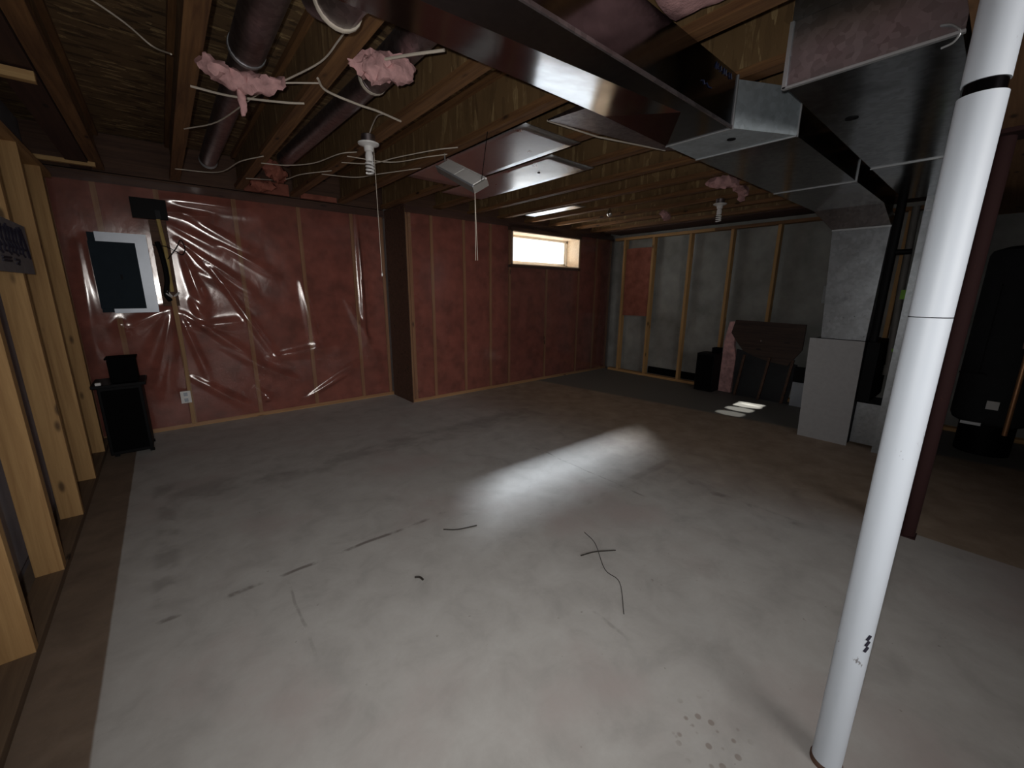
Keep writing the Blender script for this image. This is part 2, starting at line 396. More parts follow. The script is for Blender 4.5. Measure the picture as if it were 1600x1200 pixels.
# outer shell
struct(MB().box(-1.2, 6.6, Y0-0.3, Y0, 0, ZS).build('wall_near', 'cwall'))
wb = MB(); wb.box(-1.2, 2.35, Y1, 5.6, 0, ZS)
WX0, WX1, WZ0, WZ1 = 3.785, 5.185, 1.726, 2.172      # window opening
YA, YB = 5.04, 4.495                                  # faces of the two wall runs
for q in ((2.35, WX0, 0, ZS), (WX1, 6.6, 0, ZS), (WX0, WX1, 0, WZ0), (WX0, WX1, WZ1, ZS)):
    wb.box(q[0], q[1], 4.64, 4.86, q[2], q[3])
wb.box(2.35, 2.45, 4.86, 5.6, 0, ZS)
wback = struct(wb.build('wall_back', 'cwall'))
wright = struct(MB().box(X1, 6.6, Y0, 4.64, 0, ZS).build('wall_right', 'cwall'))
wleft = struct(MB().box(-1.2, -0.665, Y0, Y1, 0.10, ZS).box(-1.2, -0.70, Y0, Y1, 0, 0.10).build('wall_left', 'drywall'))

# left stud wall
def zstud(par, x0, x1, y0, y1, z0, z1, mt='stud_z'):
    return MB().box(x0, x1, y0, y1, z0, z1).build('stud', mt, par, 0.002)
for y in (4.58, 3.94, 3.32, 2.68, 2.085, 1.48, 0.87, 0.26, -0.35, -0.96, -1.57):
    zstud(wleft, -0.635, -0.54, y, y+0.04, 0.038, 2.20)
MB().box(-0.635, -0.54, Y0, 5.0, 0, 0.038).build('bottom_plate', 'dirty_plate', wleft, 0.002)
MB().box(-0.635, -0.54, Y0, 5.0, 2.20, 2.24).build('top_plate', 'stud_y', wleft, 0.002)
# packing studs doubled up beside the regular ones
for y in (3.98, 2.72):
    zstud(wleft, -0.625, -0.545, y+0.002, y+0.04, 0.038, 2.20)

# insulated wall with studs behind clear sheet
def batt(par, x0, x1, y0, y1, z0, z1, mt='batt', axis='y'):
    b = MB(); nx, nz = 6, 14
    for a in range(nx+1):
        for c in range(nz+1):
            u = a/nx; t = c/nz
            if axis == 'y':
                puff = 0.012*math.sin(PI*u)**0.5*(1+0.5*noise.noise((x0*3+u*3, y0, t*9)))
                b.v.append((x0+(x1-x0)*u, y0-puff+0.012, z0+(z1-z0)*t))
            else:
                puff = 0.012*math.sin(PI*u)**0.5*(1+0.5*noise.noise((x0*3+u*3, y0*3, t*9)))
                b.v.append((x0-puff+0.012, y0+(y1-y0)*u, z0+(z1-z0)*t))
    for a in range(nx):
        for c in range(nz):
            i = a*(nz+1)+c; b.f.append((i, i+nz+1, i+nz+2, i+1))
    base = len(b.v)
    if axis == 'y': b.box(x0, x1, y0+0.013, y1, z0, z1)
    else: b.box(x0+0.013, x1, y0, y1, z0, z1)
    b.smooth = True
    return b.build('insulation_batt', mt, par)
def framed_run(xs, y, x_end0, x_end1, zc=2.27, holes=None):
    MB().box(x_end0, x_end1, y+0.012, y+0.10, 0, 0.038).build('bottom_plate', 'stud_x', wback)
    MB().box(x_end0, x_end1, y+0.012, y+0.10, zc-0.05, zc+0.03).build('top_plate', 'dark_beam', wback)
    for x in xs:
        if holes and holes[0]-0.02 < x < holes[1]-0.02:
            MB().box(x, x+0.038, y+0.012, y+0.10, 0.038, holes[2]-0.04).build('stud', 'stud_old', wback)
        else:
            MB().box(x, x+0.038, y+0.012, y+0.10, 0.038, zc-0.05).build('stud', 'stud_old', wback)
    for a, b in zip(xs[:-1], xs[1:]):
        top = zc-0.05
        if holes and a >= holes[0]-0.06 and b <= holes[1]+0.06: top = holes[2]-0.04
        batt(wback, a+0.038, b, y+0.014, y+0.13, 0.038, top)
framed_run([-0.62, -0.34, 0.06, 0.64, 1.22, 1.78, 2.14], YA, -0.64, 2.2)
framed_run([2.24, 2.52, 2.98, 3.40, WX0-0.05, 4.46, WX1+0.01, 5.62, 6.0], YB, 2.22, 6.06, holes=(WX0, WX1, WZ0))
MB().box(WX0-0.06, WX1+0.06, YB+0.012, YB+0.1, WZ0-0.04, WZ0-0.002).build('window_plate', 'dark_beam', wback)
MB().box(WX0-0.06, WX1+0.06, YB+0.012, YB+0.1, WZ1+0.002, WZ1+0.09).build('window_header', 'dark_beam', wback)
# studs of the short return
for y in (4.52, 4.98):
    MB().box(2.212, 2.30, y, y+0.038, 0.0, 2.27).build('stud', 'stud_old', wback)
MB().box(2.222, 2.34, 4.56, 4.98, 0.0, 2.27).build('insulation_batt', 'batt', wback)
# batts stuffed over the top plates
for (a, b, y, zt) in ((0.76, 1.16, YA-0.04, 2.42), (1.27, 1.64, YA-0.04, 2.36)):
    batt(wback, a, b, y+0.0, y+0.05, 2.31, zt)

FOLDS1 = [(0.15,2.10,0.79,1.69),(0.14,1.93,0.52,1.71),(0.17,1.80,0.72,1.34),(0.25,1.54,0.85,1.17),(0.27,1.69,0.53,1.37),(0.20,1.66,0.30,1.18),(0.21,1.25,0.29,1.05),(0.40,1.55,0.91,0.54),(0.05,1.19,-0.28,1.01),(0.04,1.19,-0.17,0.72),(0.05,1.16,-0.16,0.47),(0.07,1.16,-0.10,0.34),(0.10,1.13,0.26,0.42),(0.12,1.13,0.67,0.64),(0.13,1.00,0.66,1.02),(-0.48,1.72,-0.52,0.76),(-0.42,1.77,-0.41,1.08),(1.19,1.44,1.31,0.58),(1.85,2.25,1.86,0.68),(0.64,0.33,0.80,0.11),(1.13,0.13,1.75,0.45),(0.68,0.16,0.78,0.21),(0.48,1.79,0.95,1.50),(-0.32,1.08,-0.32,1.00),(0.79,0.63,1.46,0.71),(0.41,0.76,1.08,0.30),(1.66,1.23,2.00,0.51),(0.09,2.04,0.46,2.02),(0.13,2.15,0.84,2.13),(0.11,0.50,0.61,0.08)]
rng = random.Random(3)
F1 = [(a, b, c, d, rng.uniform(0.012, 0.024), rng.uniform(0.026, 0.05)) for a, b, c, d in FOLDS1]
def folds(x, z, F):
    h = 0.0
    for a, b, c, d, amp, wd in F:
        dx, dz = c-a, d-b; L2 = dx*dx+dz*dz
        t = ((x-a)*dx+(z-b)*dz)/L2; tc = min(1, max(0, t))
        px, pz = a+dx*tc, b+dz*tc
        w_ = wd*(0.6+0.8*tc)
        q = ((x-px)**2+(z-pz)**2)/(w_*w_)
        if q < 9: h += amp*math.exp(-q)*(1-0.7*abs(2*tc-1)**2)
    return h
def sheet(name, o, u, v, nu, nv, nrm, fn):
    b = MB(); o, u, v, nrm = map(Vector, (o, u, v, nrm))
    for i in range(nu+1):
        for j in range(nv+1):
            p = o+u*(i/nu)+v*(j/nv); b.v.append(tuple(p+nrm*fn(p)))
    for i in range(nu):
        for j in range(nv):
            q = i*(nv+1)+j; b.f.append((q, q+nv+1, q+nv+2, q+1))
    b.smooth = True
    if u.cross(v).dot(nrm) < 0: b.f = [q[::-1] for q in b.f]
    return b.build(name, 'poly', wback, recalc=False)
def und(p, s=1.0):
    return 0.004+s*(0.005*noise.noise((p.x*2.2, p.y*2.2, p.z*1.3))+0.0012*noise.noise((p.x*6+5, p.y*6, p.z*4)))+0.002
sheet('vapour_barrier', (-0.64, YA-0.004, 0.01), (2.84, 0, 0), (0, 0, 2.27), 190, 150, (0, -1, 0), lambda p: max(0.001, und(p)+folds(p.x, p.z, F1)))
MB().box(2.198, 2.206, YB, YA, 0.0, 2.30).build('return_board', 'dark_beam', wback)
F2 = [(2.23+rng.uniform(0, .05), z, 2.30+rng.uniform(0, .08), z+rng.uniform(-.08, .08), 0.012, 0.014) for z in (0.12, 0.3, 0.5, 0.72, 0.9, 1.3, 1.42, 1.5, 2.05, 2.2)]
F2 += [(x, z, x+rng.uniform(.1, .3), z+rng.uniform(-.02, .02), 0.006, 0.012) for x in (2.5, 3.0, 3.5, 4.0, 4.6) for z in (0.42, 0.47)]
def s2(p): return max(0.001, und(p, 0.6)+folds(p.x, p.z, F2))
for (xa, xb, za, zb, nu, nv) in ((2.205, WX0-0.01, 0.01, 2.29, 100, 110), (WX1+0.01, 6.07, 0.01, 2.29, 40, 70), (WX0-0.01, WX1+0.01, 0.01, WZ0-0.01, 60, 60), (WX0-0.01, WX1+0.01, WZ1+0.01, 2.29, 50, 6)):
    sheet('vapour_barrier', (xa, YB-0.004, za), (xb-xa, 0, 0), (0, 0, zb-za), nu, nv, (0, -1, 0), s2)

# right wall: open framing in front of poured concrete
for y in (4.19, 3.665, 3.07, 2.49, 1.93, 0.75):
    MB().box(5.985, 6.075, y, y+0.038, 0.038, 2.20).build('stud', 'stud_z', wright, 0.002)
MB().box(5.98, 6.075, -2.5, 4.40, 0.0, 0.038).build('bottom_plate', 'stud_y', wright, 0.002)
MB().box(5.98, 6.075, 2.75, 4.40, 2.20, 2.24).build('top_plate', 'stud_y', wright, 0.002)
MB().box(5.97, 6.075, -2.5, 2.74, 2.20, 2.238).build('top_plate', 'flange', wright, 0.002)
MB().box(6.085, 6.118, 2.53, 3.66, 0.04, 0.15).build('black_base_strip', 'black_soft', wright)  # black strip along the wall foot between the studs
MB().box(6.10, 6.12, 1.25, 1.42, 1.25, 1.45).build('junction_plate', 'galv_z', wright)
batt(wright, 6.0, 6.11, 3.71, 4.18, 0.98, 2.06, axis='x')

# window
win = struct(MB().box(WX0, WX1, 4.74, 4.80, WZ0, WZ0+0.045).box(WX0, WX1, 4.74, 4.80, WZ1-0.045, WZ1).box(WX0, WX0+0.045, 4.74, 4.80, WZ0, WZ1).box(WX1-0.045, WX1, 4.74, 4.80, WZ0, WZ1).build('window_1', 'cream'))
for nm, q in (('liner_head', (WX0, WX1, YB-0.004, 4.74, WZ1-0.012, WZ1)), ('liner_sill', (WX0, WX1, YB-0.004, 4.74, WZ0, WZ0+0.012)),
              ('liner_jamb', (WX0, WX0+0.012, YB-0.004, 4.74, WZ0, WZ1)), ('liner_jamb', (WX1-0.012, WX1, YB-0.004, 4.74, WZ0, WZ1))):
    MB().box(*q).build(nm, 'liner', win)
MB().box(WX0+0.04, WX1-0.04, 4.765, 4.775, WZ0+0.04, WZ1-0.04).build('pane', 'glass', win)
MB().box(WX0+0.045, WX1-0.045, 4.755, 4.785, WZ0+0.045, WZ0+0.075).build('sash_rail', 'cream', win)
MB().box(WX1-0.075, WX1-0.045, 4.755, 4.785, WZ0+0.045, WZ1-0.045).build('sash_stile', 'cream', win)

# ------------------------------------------------------------------ steel posts
t = thing('support_post', 'white painted round steel post with a black band in the foreground', 'post', (1.322, 0.10, 0))
c = (1.322, 0.10, 0)
MB().lathe([(0.036, 0.012), (0.0365, 1.300), (0.037, 1.7515)], c, 40).build('lower_tube', 'white_post', t)
MB().lathe([(0.0352, 1.775), (0.0352, 2.08)], c, 40).build('upper_tube', 'white_post', t)
MB().lathe([(0.0325, 1.74), (0.0325, 1.79)], c, 40).build('black_band', 'black_steel', t)
MB().lathe([(0.0369, 1.310), (0.0373, 1.311), (0.0369, 1.312)], c, 40).build('joint_ring', 'black_steel', t)
MB().lathe([(0.0395, 0.0), (0.0395, 0.012), (0.036, 0.016)], c, 40).build('base_ring', 'rust', t)
b = MB(); b.box(1.19, 1.455, 0.0, 0.20, 2.08, 2.10); b.build('cap_plate', 'rust', t)
for dz in (0.0, 0.018, 0.036):
    a0 = -2.38; b = MB(); b.tube([(1.322+0.0372*math.cos(a0+s*0.11), 0.10+0.0372*math.sin(a0+s*0.11), 0.435+dz+0.010*s) for s in (0, 0.5, 1, 1.5)], 0.0035, 6); b.build('ink_mark', 'ink', t)
t = thing('support_post', 'dark red steel post standing behind the white post', 'post', (3.12, 0.13, 0))
c = (3.12, 0.13, 0)
MB().lathe([(0.04, 0.006), (0.04, 2.08)], c, 28).build('tube', 'red_post', t)
MB().box(3.075, 3.165, 0.085, 0.175, 0, 0.008).build('base_plate', 'red_post', t)
MB().box(3.03, 3.21, 0.04, 0.19, 2.08, 2.10).build('cap_plate', 'red_post', t)

# ------------------------------------------------------------------ supply trunk
ZB, ZT = 2.09, 2.30
t = thing('supply_duct', 'long galvanized supply trunk duct slung under the joists, stepping wider toward the furnace', 'duct', (2.0, 1.09, ZB))
secs = [(-0.28, 1.190, 1.294, 2.115), (1.75, 1.0, 1.393, 2.184), (2.08, 1.10, 1.25, ZB)]    # x, crease, far edge
b = MB()
for x, yc, yf, zf in secs: b.v += [(x, 0.931, ZB), (x, yc, ZB), (x, yf, zf), (x, yf, ZT), (x, 0.931, ZT)]
for i in range(2):
    for k in range(5): b.f.append((5*i+k, 5*i+(k+1) % 5, 5*i+5+(k+1) % 5, 5*i+5+k))
b.f += [(0, 1, 2, 3, 4), (10, 11, 12, 13, 14)]
b.build('narrow_trunk', 'galv_n', t)
MB().box(2.40, 5.02, 0.768, 1.25, ZB, ZT).build('wide_trunk', 'galv', t)
MB().quadbox([(2.082, 0.931, ZB), (2.398, 0.768, ZB), (2.398, 1.25, ZB), (2.082, 1.25, ZB)], [(2.082, 0.931, 2.285), (2.398, 0.768, 2.285), (2.398, 1.25, 2.285), (2.082, 1.25, 2.285)]).build('transition', 'galv_t', t)
for x, ya in ((2.08, 0.931), (2.40, 0.768), (3.62, 0.768)):
    sm = MB().box(x-0.004, x+0.004, ya-0.004, 1.254, ZB-0.005, ZB)
    sm.box(x-0.004, x+0.004, ya-0.006, ya, ZB-0.007, ZT)
    sm.build('drive_cleat', 'seam', t)
MB().quadbox([(-0.28, 0.927, ZB-0.004), (2.08, 0.927, ZB-0.004), (2.08, 0.935, ZB-0.004), (-0.28, 0.935, ZB-0.004)], [(-0.28, 0.927, ZB+0.008), (2.08, 0.927, ZB+0.008), (2.08, 0.931, ZB+0.008), (-0.28, 0.931, ZB+0.008)]).build('edge_hem', 'galv_d', t)
b = MB(); b.lathe([(0.02, -0.003), (0.02, 0)], (2.22, 0.99, ZB), 14); b.build('plug_hole', 'black', t)
# plenum and flared collar over the furnace
MB().quadbox([(4.64, 0.70, 1.91), (5.02, 0.70, 1.91), (5.02, 1.09, 1.91), (4.64, 1.09, 1.91)], [(4.62, 0.77, ZB), (5.02, 0.77, ZB), (5.02, 1.25, ZB), (4.62, 1.25, ZB)]).build('flared_collar', 'galv', t)
MB().quadbox([(4.64, 0.715, 0.962), (5.1, 0.715, 0.962), (5.1, 1.035, 0.962), (4.64, 1.035, 0.962)], [(4.64, 0.70, 1.91), (5.1, 0.70, 1.91), (5.1, 1.09, 1.91), (4.64, 1.09, 1.91)]).build('plenum', 'galv_z', t)
MB().box(4.628, 4.64, 0.695, 1.092, 1.902, 1.914).build('drive_cleat', 'seam', t)
for y, z in ((0.75, 1.18), (0.82, 1.17), (0.90, 1.16), (0.97, 1.05), (0.99, 1.12), (0.73, 1.0), (0.8, 1.9), (1.0, 1.895)):
    MB().lathe([(0.006, -0.004), (0.003, 0)], (4.638, y, z), 8).build('screw', 'knob', t)
# marker notes on the trunk side
def scrawl(name, o, u, v, strokes, mt, par, r=0.003):
    b = MB(); o, u, v = Vector(o), Vector(u), Vector(v)
    for st in strokes: b.tube([o+u*p[0]+v*p[1] for p in st], r, 5)
    return b.build(name, mt, par)
scrawl('marker_note', (1.86, 0.9285, 2.262), (0.16, 0, 0), (0, 0, 0.022), [[(0, 0), (.06, 1), (.1, 0), (.17, 1), (.2, .1)], [(.26, .2), (.32, .9), (.38, .2), (.3, 0)], [(.46, 0), (.5, 1), (.56, .1), (.62, 1), (.66, 0)], [(.72, .3), (.8, .9), (.84, .1)], [(.88, 0), (.92, 1), (1, .2)]], 'blueink', t, 0.002)
scrawl('marker_note', (1.76, 0.9285, 2.175), (0.09, 0, 0), (0, 0, 0.018), [[(0, .6), (.2, .9), (.3, .3), (.5, .8), (.7, .3), (1, .5)]], 'blueink', t, 0.002)

# ------------------------------------------------------------------ return duct
t = thing('return_duct', 'wide galvanized return air duct beside the supply trunk, dropping behind the white post', 'duct', (3.2, 0.43, 2.1))
MB().box(1.862, 4.62, 0.212, 0.655, 2.10, 2.302).build('trunk', 'galv', t)
MB().box(1.855, 1.861, 0.206, 0.660, 2.096, 2.304).build('end_cap', 'galv_b', t)
b = MB(); b.box(1.848, 1.862, 0.652, 0.664, 2.092, 2.304); b.box(1.848, 1.862, 0.204, 0.662, 2.090, 2.098); b.build('end_hem', 'seam', t)
MB().box(1.862, 2.13, 0.214, 0.653, 2.303, 2.60).build('riser', 'galv', t)
MB().box(1.855, 1.861, 0.206, 0.660, 2.305, 2.60).build('riser_face', 'galv_b', t)
MB().box(3.38, 3.392, 0.206, 0.66, 2.094, 2.10).build('drive_cleat', 'seam', t)
MB().box(4.60, 5.0, 0.16, 0.52, 0.0, 2.10).build('drop', 'galv_z', t)
MB().box(4.594, 4.60, 0.155, 0.505, 1.99, 2.0).build('drive_cleat', 'seam', t)
MB().box(4.73, 5.1, 0.522, 0.70, 0.02, 0.40).build('furnace_boot', 'galv_z', t)
MB().lathe([(0.024, -0.002), (0.024, 0)], (2.38, 0.56, 2.10), 16).build('plug_hole', 'black', t)
b = MB(); b.tube(spline([(1.853, 0.26, 2.13), (1.850, 0.235, 2.12), (1.850, 0.215, 2.095), (1.856, 0.225, 2.075), (1.86, 0.25, 2.07)]), 0.003, 6); b.build('wire_hanger', 'seam', t)
# loose foil tape hanging at the top of the drop
b = MB()
for i in range(9):
    z = 2.09-0.13*i; b.v += [(4.575-0.02*math.sin(i*2.1), 0.42+0.03*math.sin(i*1.7), z), (4.585+0.015*math.sin(i*1.3), 0.30, z)]
b.f = [(2*i, 2*i+1, 2*i+3, 2*i+2) for i in range(8)]
b.smooth = True
o = b.build('foil_wrap', 'foil', t); md = o.modifiers.new('thick', 'SOLIDIFY'); md.thickness = 0.003
MB().lathe([(0.022, -0.002), (0.022, 0.03)], (4.58, 0.345, 1.22), 12).build('orange_tag', 'orange', t)

# ------------------------------------------------------------------ furnace
t = thing('furnace', 'grey sheet metal furnace cabinet standing under the plenum', 'furnace', (4.95, 0.9, 0))
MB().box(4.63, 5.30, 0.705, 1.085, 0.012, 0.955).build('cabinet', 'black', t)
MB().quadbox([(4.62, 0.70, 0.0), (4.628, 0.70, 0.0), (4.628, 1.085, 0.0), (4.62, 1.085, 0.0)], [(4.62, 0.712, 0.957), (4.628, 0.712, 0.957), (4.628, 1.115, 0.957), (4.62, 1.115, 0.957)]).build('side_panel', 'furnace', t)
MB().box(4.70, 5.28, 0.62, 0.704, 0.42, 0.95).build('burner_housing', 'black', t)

t = thing('vent_pipe', 'thin grey vent pipe rising in the dark gap beside the furnace plenum', 'pipe', (5.0, 0.57, 0.62))
MB().tube([(4.98, 0.57, 0.72), (4.98, 0.60, 1.4), (4.98, 0.612, 2.09)], 0.026, 14).build('pipe', 'pvc', t)
MB().lathe([(0.034, 0.0), (0.034, 0.09)], (4.98, 0.568, 0.64), 14).build('coupling', 'pvc', t)
MB().box(4.935, 4.95, 0.555, 0.59, 1.32, 1.40).build('green_tag', 'green', t)
MB().box(4.945, 4.955, 0.55, 0.57, 0.86, 0.885).build('green_tag', 'green', t)
t = thing('black_gas_pipe', 'black iron gas pipe running up between plenum and return drop', 'pipe', (4.85, 0.69, 0.96))
MB().tube([(4.66, 0.665, 0.96), (4.66, 0.665, 2.28)], 0.03, 12).build('riser', 'black', t)
MB().tube([(4.66, 0.64, 1.70), (4.66, 0.545, 1.70)], 0.022, 10).build('branch', 'black', t)

# ------------------------------------------------------------------ water heater corner
t = thing('water_heater', 'tall dark grey water heater tank in the unlit right corner', 'water heater', (5.42, -0.10, 0))
c = (5.42, -0.10, 0)
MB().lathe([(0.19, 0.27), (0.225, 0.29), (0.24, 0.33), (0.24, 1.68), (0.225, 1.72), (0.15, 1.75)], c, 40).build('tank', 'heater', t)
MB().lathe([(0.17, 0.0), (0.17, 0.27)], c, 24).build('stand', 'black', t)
a = math.radians(168)
MB().box(5.155, 5.175, -0.13, -0.06, 0.43, 0.50).build('gas_valve', 'white', t)
MB().box(5.17, 5.19, -0.06, 0.06, 0.275, 0.30).build('burner_cover', 'seam', t)
MB().box(5.172, 5.19, 0.02, 0.03, 0.72, 1.45).build('panel_edge', 'black', t)
MB().box(5.172, 5.19, -0.02, 0.14, 0.71, 0.722).build('panel_edge', 'black', t)
MB().tube([(5.42, -0.10, 1.74), (5.42, -0.10, 2.3)], 0.05, 14).build('flue', 'galv_d', t)
MB().tube([(5.05, -0.195, 0.255), (5.05, -0.188, 1.52), (5.06, -0.185, 1.56), (5.25, -0.16, 1.58)], 0.016, 10).build('discharge_pipe', 'copper', t)
MB().lathe([(0.03, -0.03), (0.032, 0.0), (0.03, 0.03)], (5.05, -0.19, 0.99), 12).build('pipe_fitting', 'pink', t)

# ------------------------------------------------------------------ round branch ducts
t = thing('round_duct', 'dull round branch duct running up the bay nearest the stud wall', 'duct', (0.44, 3.2, 2.42))
MB().tube([(0.455, 1.72, 2.45), (0.455, 2.45, 2.44), (0.455, 2.48, 2.44)], 0.074, 20).build('near_section', 'galv_d', t)
MB().tube([(0.455, 2.44, 2.43), (0.455, 4.55, 2.43)], 0.062, 20).build('far_section', 'galv_d', t)
MB().lathe([(0.077, -0.012), (0.079, 0.0), (0.077, 0.012)], (0.455, 2.46, 2.44), 22, 'y').build('joint_bead', 'seam', t)
MB().lathe([(0.05, -0.02), (0.066, 0.0), (0.05, 0.04)], (0.455, 4.56, 2.42), 18, 'y').build('end_cap', 'seam', t)
t = thing('round_duct', 'dull round branch duct in the bay beside the lampholder', 'duct', (0.95, 2.9, 2.42))
MB().tube([(0.975, 1.3, 2.42), (0.975, 2.28, 2.41)], 0.07, 20).build('near_section', 'galv_d', t)
MB().tube([(0.965, 2.25, 2.40), (0.92, 4.0, 2.40)], 0.058, 20).build('far_section', 'galv_d', t)
MB().lathe([(0.073, -0.01), (0.075, 0.0), (0.073, 0.01)], (0.972, 2.27, 2.41), 22, 'y').build('joint_bead', 'cable', t)
t = thing('round_duct', 'short round duct collar leaving the supply trunk at the top edge', 'duct', (0.52, 1.4, 2.28))
MB().tube([(0.54, 1.35, 2.225), (0.54, 1.48, 2.225), (0.52, 1.56, 2.27), (0.50, 1.60, 2.36)], 0.07, 20).build('elbow', 'galv_d', t)
MB().lathe([(0.074, -0.008), (0.076, 0.0), (0.074, 0.008)], (0.54, 1.49, 2.225), 22, 'y').build('rim', 'cable', t)
t = thing('flat_duct', 'flat dark sheet metal boot between joists just past the trunk', 'duct', (2.2, 1.6, 2.25))
MB().quadbox([(1.78, 1.41, 2.262), (2.95, 1.27, 2.262), (2.75, 1.66, 2.30), (1.80, 1.84, 2.30)], [(1.78, 1.41, 2.305), (2.95, 1.27, 2.305), (2.75, 1.66, 2.308), (1.80, 1.84, 2.308)]).build('body', 'galv_d', t)
MB().tube([(1.80, 1.84, 2.302), (2.2, 1.80, 2.298), (2.75, 1.66, 2.302)], 0.005, 6).build('hem', 'cable', t)

# panning sheets nailed under joists
def panning(x0, x1, y0, y1, sag, label, slant=0.0):
    b = MB(); nu, nv = 10, 16
    for i in range(nu+1):
        for j in range(nv+1):
            u, v = i/nu, j/nv
            b.v.append((x0+(x1-x0)*u, y0+slant*u+(y1-y0-slant*u)*v, ZJ-0.006-sag*math.sin(PI*u)-0.0004*math.sin(v*31)*math.sin(PI*u)))
    for i in range(nu):
        for j in range(nv):
            q = i*(nv+1)+j; b.f.append((q, q+nv+1, q+nv+2, q+1))
    b.smooth = True
    o = b.build('panning_sheet', 'foil'); md = o.modifiers.new('thick', 'SOLIDIFY'); md.thickness = 0.002; md.offset = 1
    tag(o, label, 'sheet metal'); return o
p1 = panning(1.735, 2.215, 1.95, 3.45, 0.001, 'shiny sheet metal panel nailed under joists, the one nearer the trunk duct')
p2 = panning(2.245, 2.72, 2.24, 3.75, 0.001, 'shiny sheet metal panel nailed under joists, the one nearer the window')
panning(3.66, 3.83, 3.25, 4.1, 0.004, 'narrow crumpled strip of shiny metal between joists above the window')
for par, x, y in ((p2, 2.48, 2.62),):
    MB().lathe([(0.012, -0.002), (0.012, 0.0)], (x, y, ZJ-0.0085), 12).build('knockout_hole', 'black', par)

# ------------------------------------------------------------------ lamps (all off)
def lampholder(loc, label, cfl=True, pull=None):
    t = thing('lampholder', label, 'light', loc, 'bare ceiling lampholders')
    MB().lathe([(0.042, 0.0), (0.042, 0.045), (0.035, 0.05)], loc, 24).build('octagon_box', 'galv_d', t)
    MB().lathe([(0.018, -0.05), (0.027, -0.045), (0.03, -0.02), (0.062, -0.008), (0.065, 0.0), (0.05, 0.004)], loc, 28).build('socket_plate', 'white', t)
    if cfl:
        MB().lathe([(0.02, -0.105), (0.024, -0.1), (0.024, -0.07), (0.02, -0.05)], loc, 20).build('ballast', 'white', t)
        b = MB(); n = 60
        b.tube([(loc[0]+0.022*math.cos(i/n*PI*7), loc[1]+0.022*math.sin(i/n*PI*7), loc[2]-0.105-0.07*i/n) for i in range(n+1)], 0.0065, 8); b.build('spiral_tube', 'white', t)
    if pull:
        b = MB(); b.tube([(loc[0]+0.02, loc[1]-0.03, loc[2]-0.03), (loc[0]+0.025, loc[1]-0.03, loc[2]-pull)], 0.0016, 5); b.build('pull_cord', 'cable', t)
        MB().lathe([(0.002, 0.01), (0.006, 0.0), (0.002, -0.012)], (loc[0]+0.025, loc[1]-0.03, loc[2]-pull), 10).build('pull_bead', 'white', t)
    return t
lampholder((1.128, 2.76, 2.263), 'white lampholder with spiral bulb and long pull cord under a joist', True, 0.80)
lampholder((4.556, 2.07, 2.262), 'far white lampholder with spiral bulb near the concrete wall', True)
t = thing('light_bulb', 'small bare glossy bulb under the joists above the window side', 'bulb', (4.11, 3.13, 2.25))
MB().lathe([(0.008, -0.035), (0.026, -0.02), (0.032, 0.0), (0.026, 0.02), (0.014, 0.04), (0.014, 0.06)], (4.11, 3.13, 2.25), 20).build('globe', 'knob', t)
# box light dangling by its far end
t = thing('box_light', 'white rectangular box light dangling tilted from a joist beside the shiny panels', 'light', (1.62, 2.5, 2.1))
A, B, Cc, D = map(Vector, ((1.601, 2.75, 2.215), (1.537, 2.208, 1.979), (1.621, 2.174, 2.034), (1.685, 2.716, 2.27)))
wv = Vector((0.027, 0.012, -0.034))
def lerp4(u, v, d=0.0): return tuple(A+(B-A)*u+(D-A)*v+wv*d)
def plate(u0, u1, v0, v1, d0, d1): return MB().quadbox([lerp4(u0, v0, d0), lerp4(u1, v0, d0), lerp4(u1, v1, d0), lerp4(u0, v1, d0)], [lerp4(u0, v0, d1), lerp4(u1, v0, d1), lerp4(u1, v1, d1), lerp4(u0, v1, d1)])
plate(0, 1, 0, 1, 0.05, 1.0).build('housing', 'pvc', t)
plate(0.03, 0.495, 0.1, 0.9, -0.06, 0.05).build('grille', 'white', t)
plate(0.505, 0.97, 0.1, 0.9, -0.06, 0.05).build('grille', 'white', t)
plate(0.0, 1.0, 0.0, 0.09, -0.12, 0.05).build('rim', 'panel_grey', t)
plate(0.0, 1.0, 0.91, 1.0, -0.12, 0.05).build('rim', 'white', t)
for dx in (0.0, 0.03):
    MB().tube([(1.562, 2.217, 1.955), (1.562+dx*0.3, 2.217-dx*0.3, 1.55)], 0.0018, 5).build('pull_cord', 'cable', t)
MB().tube([(1.66, 2.72, 2.25), (1.672, 2.74, 2.308)], 0.005, 6).build('hanger', 'seam', t)
MB().tube([(1.60, 2.20, 2.02), (1.655, 2.21, 2.308)], 0.0025, 6).build('hanger', 'black', t)

# ------------------------------------------------------------------ cables
def cable(pts, label, r=0.0036, mt='cable', cat='cable', name='cable', group='house cables stapled along the joists', sag=0.0):
    p = spline(pts); o = MB().tube(p, r, 7).build(name, mt); return tag(o, label, cat, group)
cable([(-0.30, 2.35, 2.50), (0.004, 2.55, 2.45), (0.116, 2.66, 2.42), (0.172, 2.50, 2.345)], 'cream cable crossing the first open bay by the stud wall')
cable([(0.700, 1.50, 2.302), (0.661, 1.711, 2.302), (0.657, 1.827, 2.30), (0.644, 2.033, 2.295), (0.55, 2.289, 2.28), (0.489, 2.545, 2.29), (0.382, 3.102, 2.30), (0.24, 3.38, 2.302)], 'long cream cable sagging diagonally past the pink insulation scrap')
cable([(0.454, 2.404, 2.27), (0.552, 2.303, 2.28), (0.70, 2.24, 2.302)], 'short cream cable running out of the pink insulation scrap')
cable([(0.24, 2.68, 2.302), (0.393, 2.641, 2.29), (0.598, 2.535, 2.285), (0.70, 2.52, 2.302)], 'pale cable below the pink insulation scrap', 0.0055)
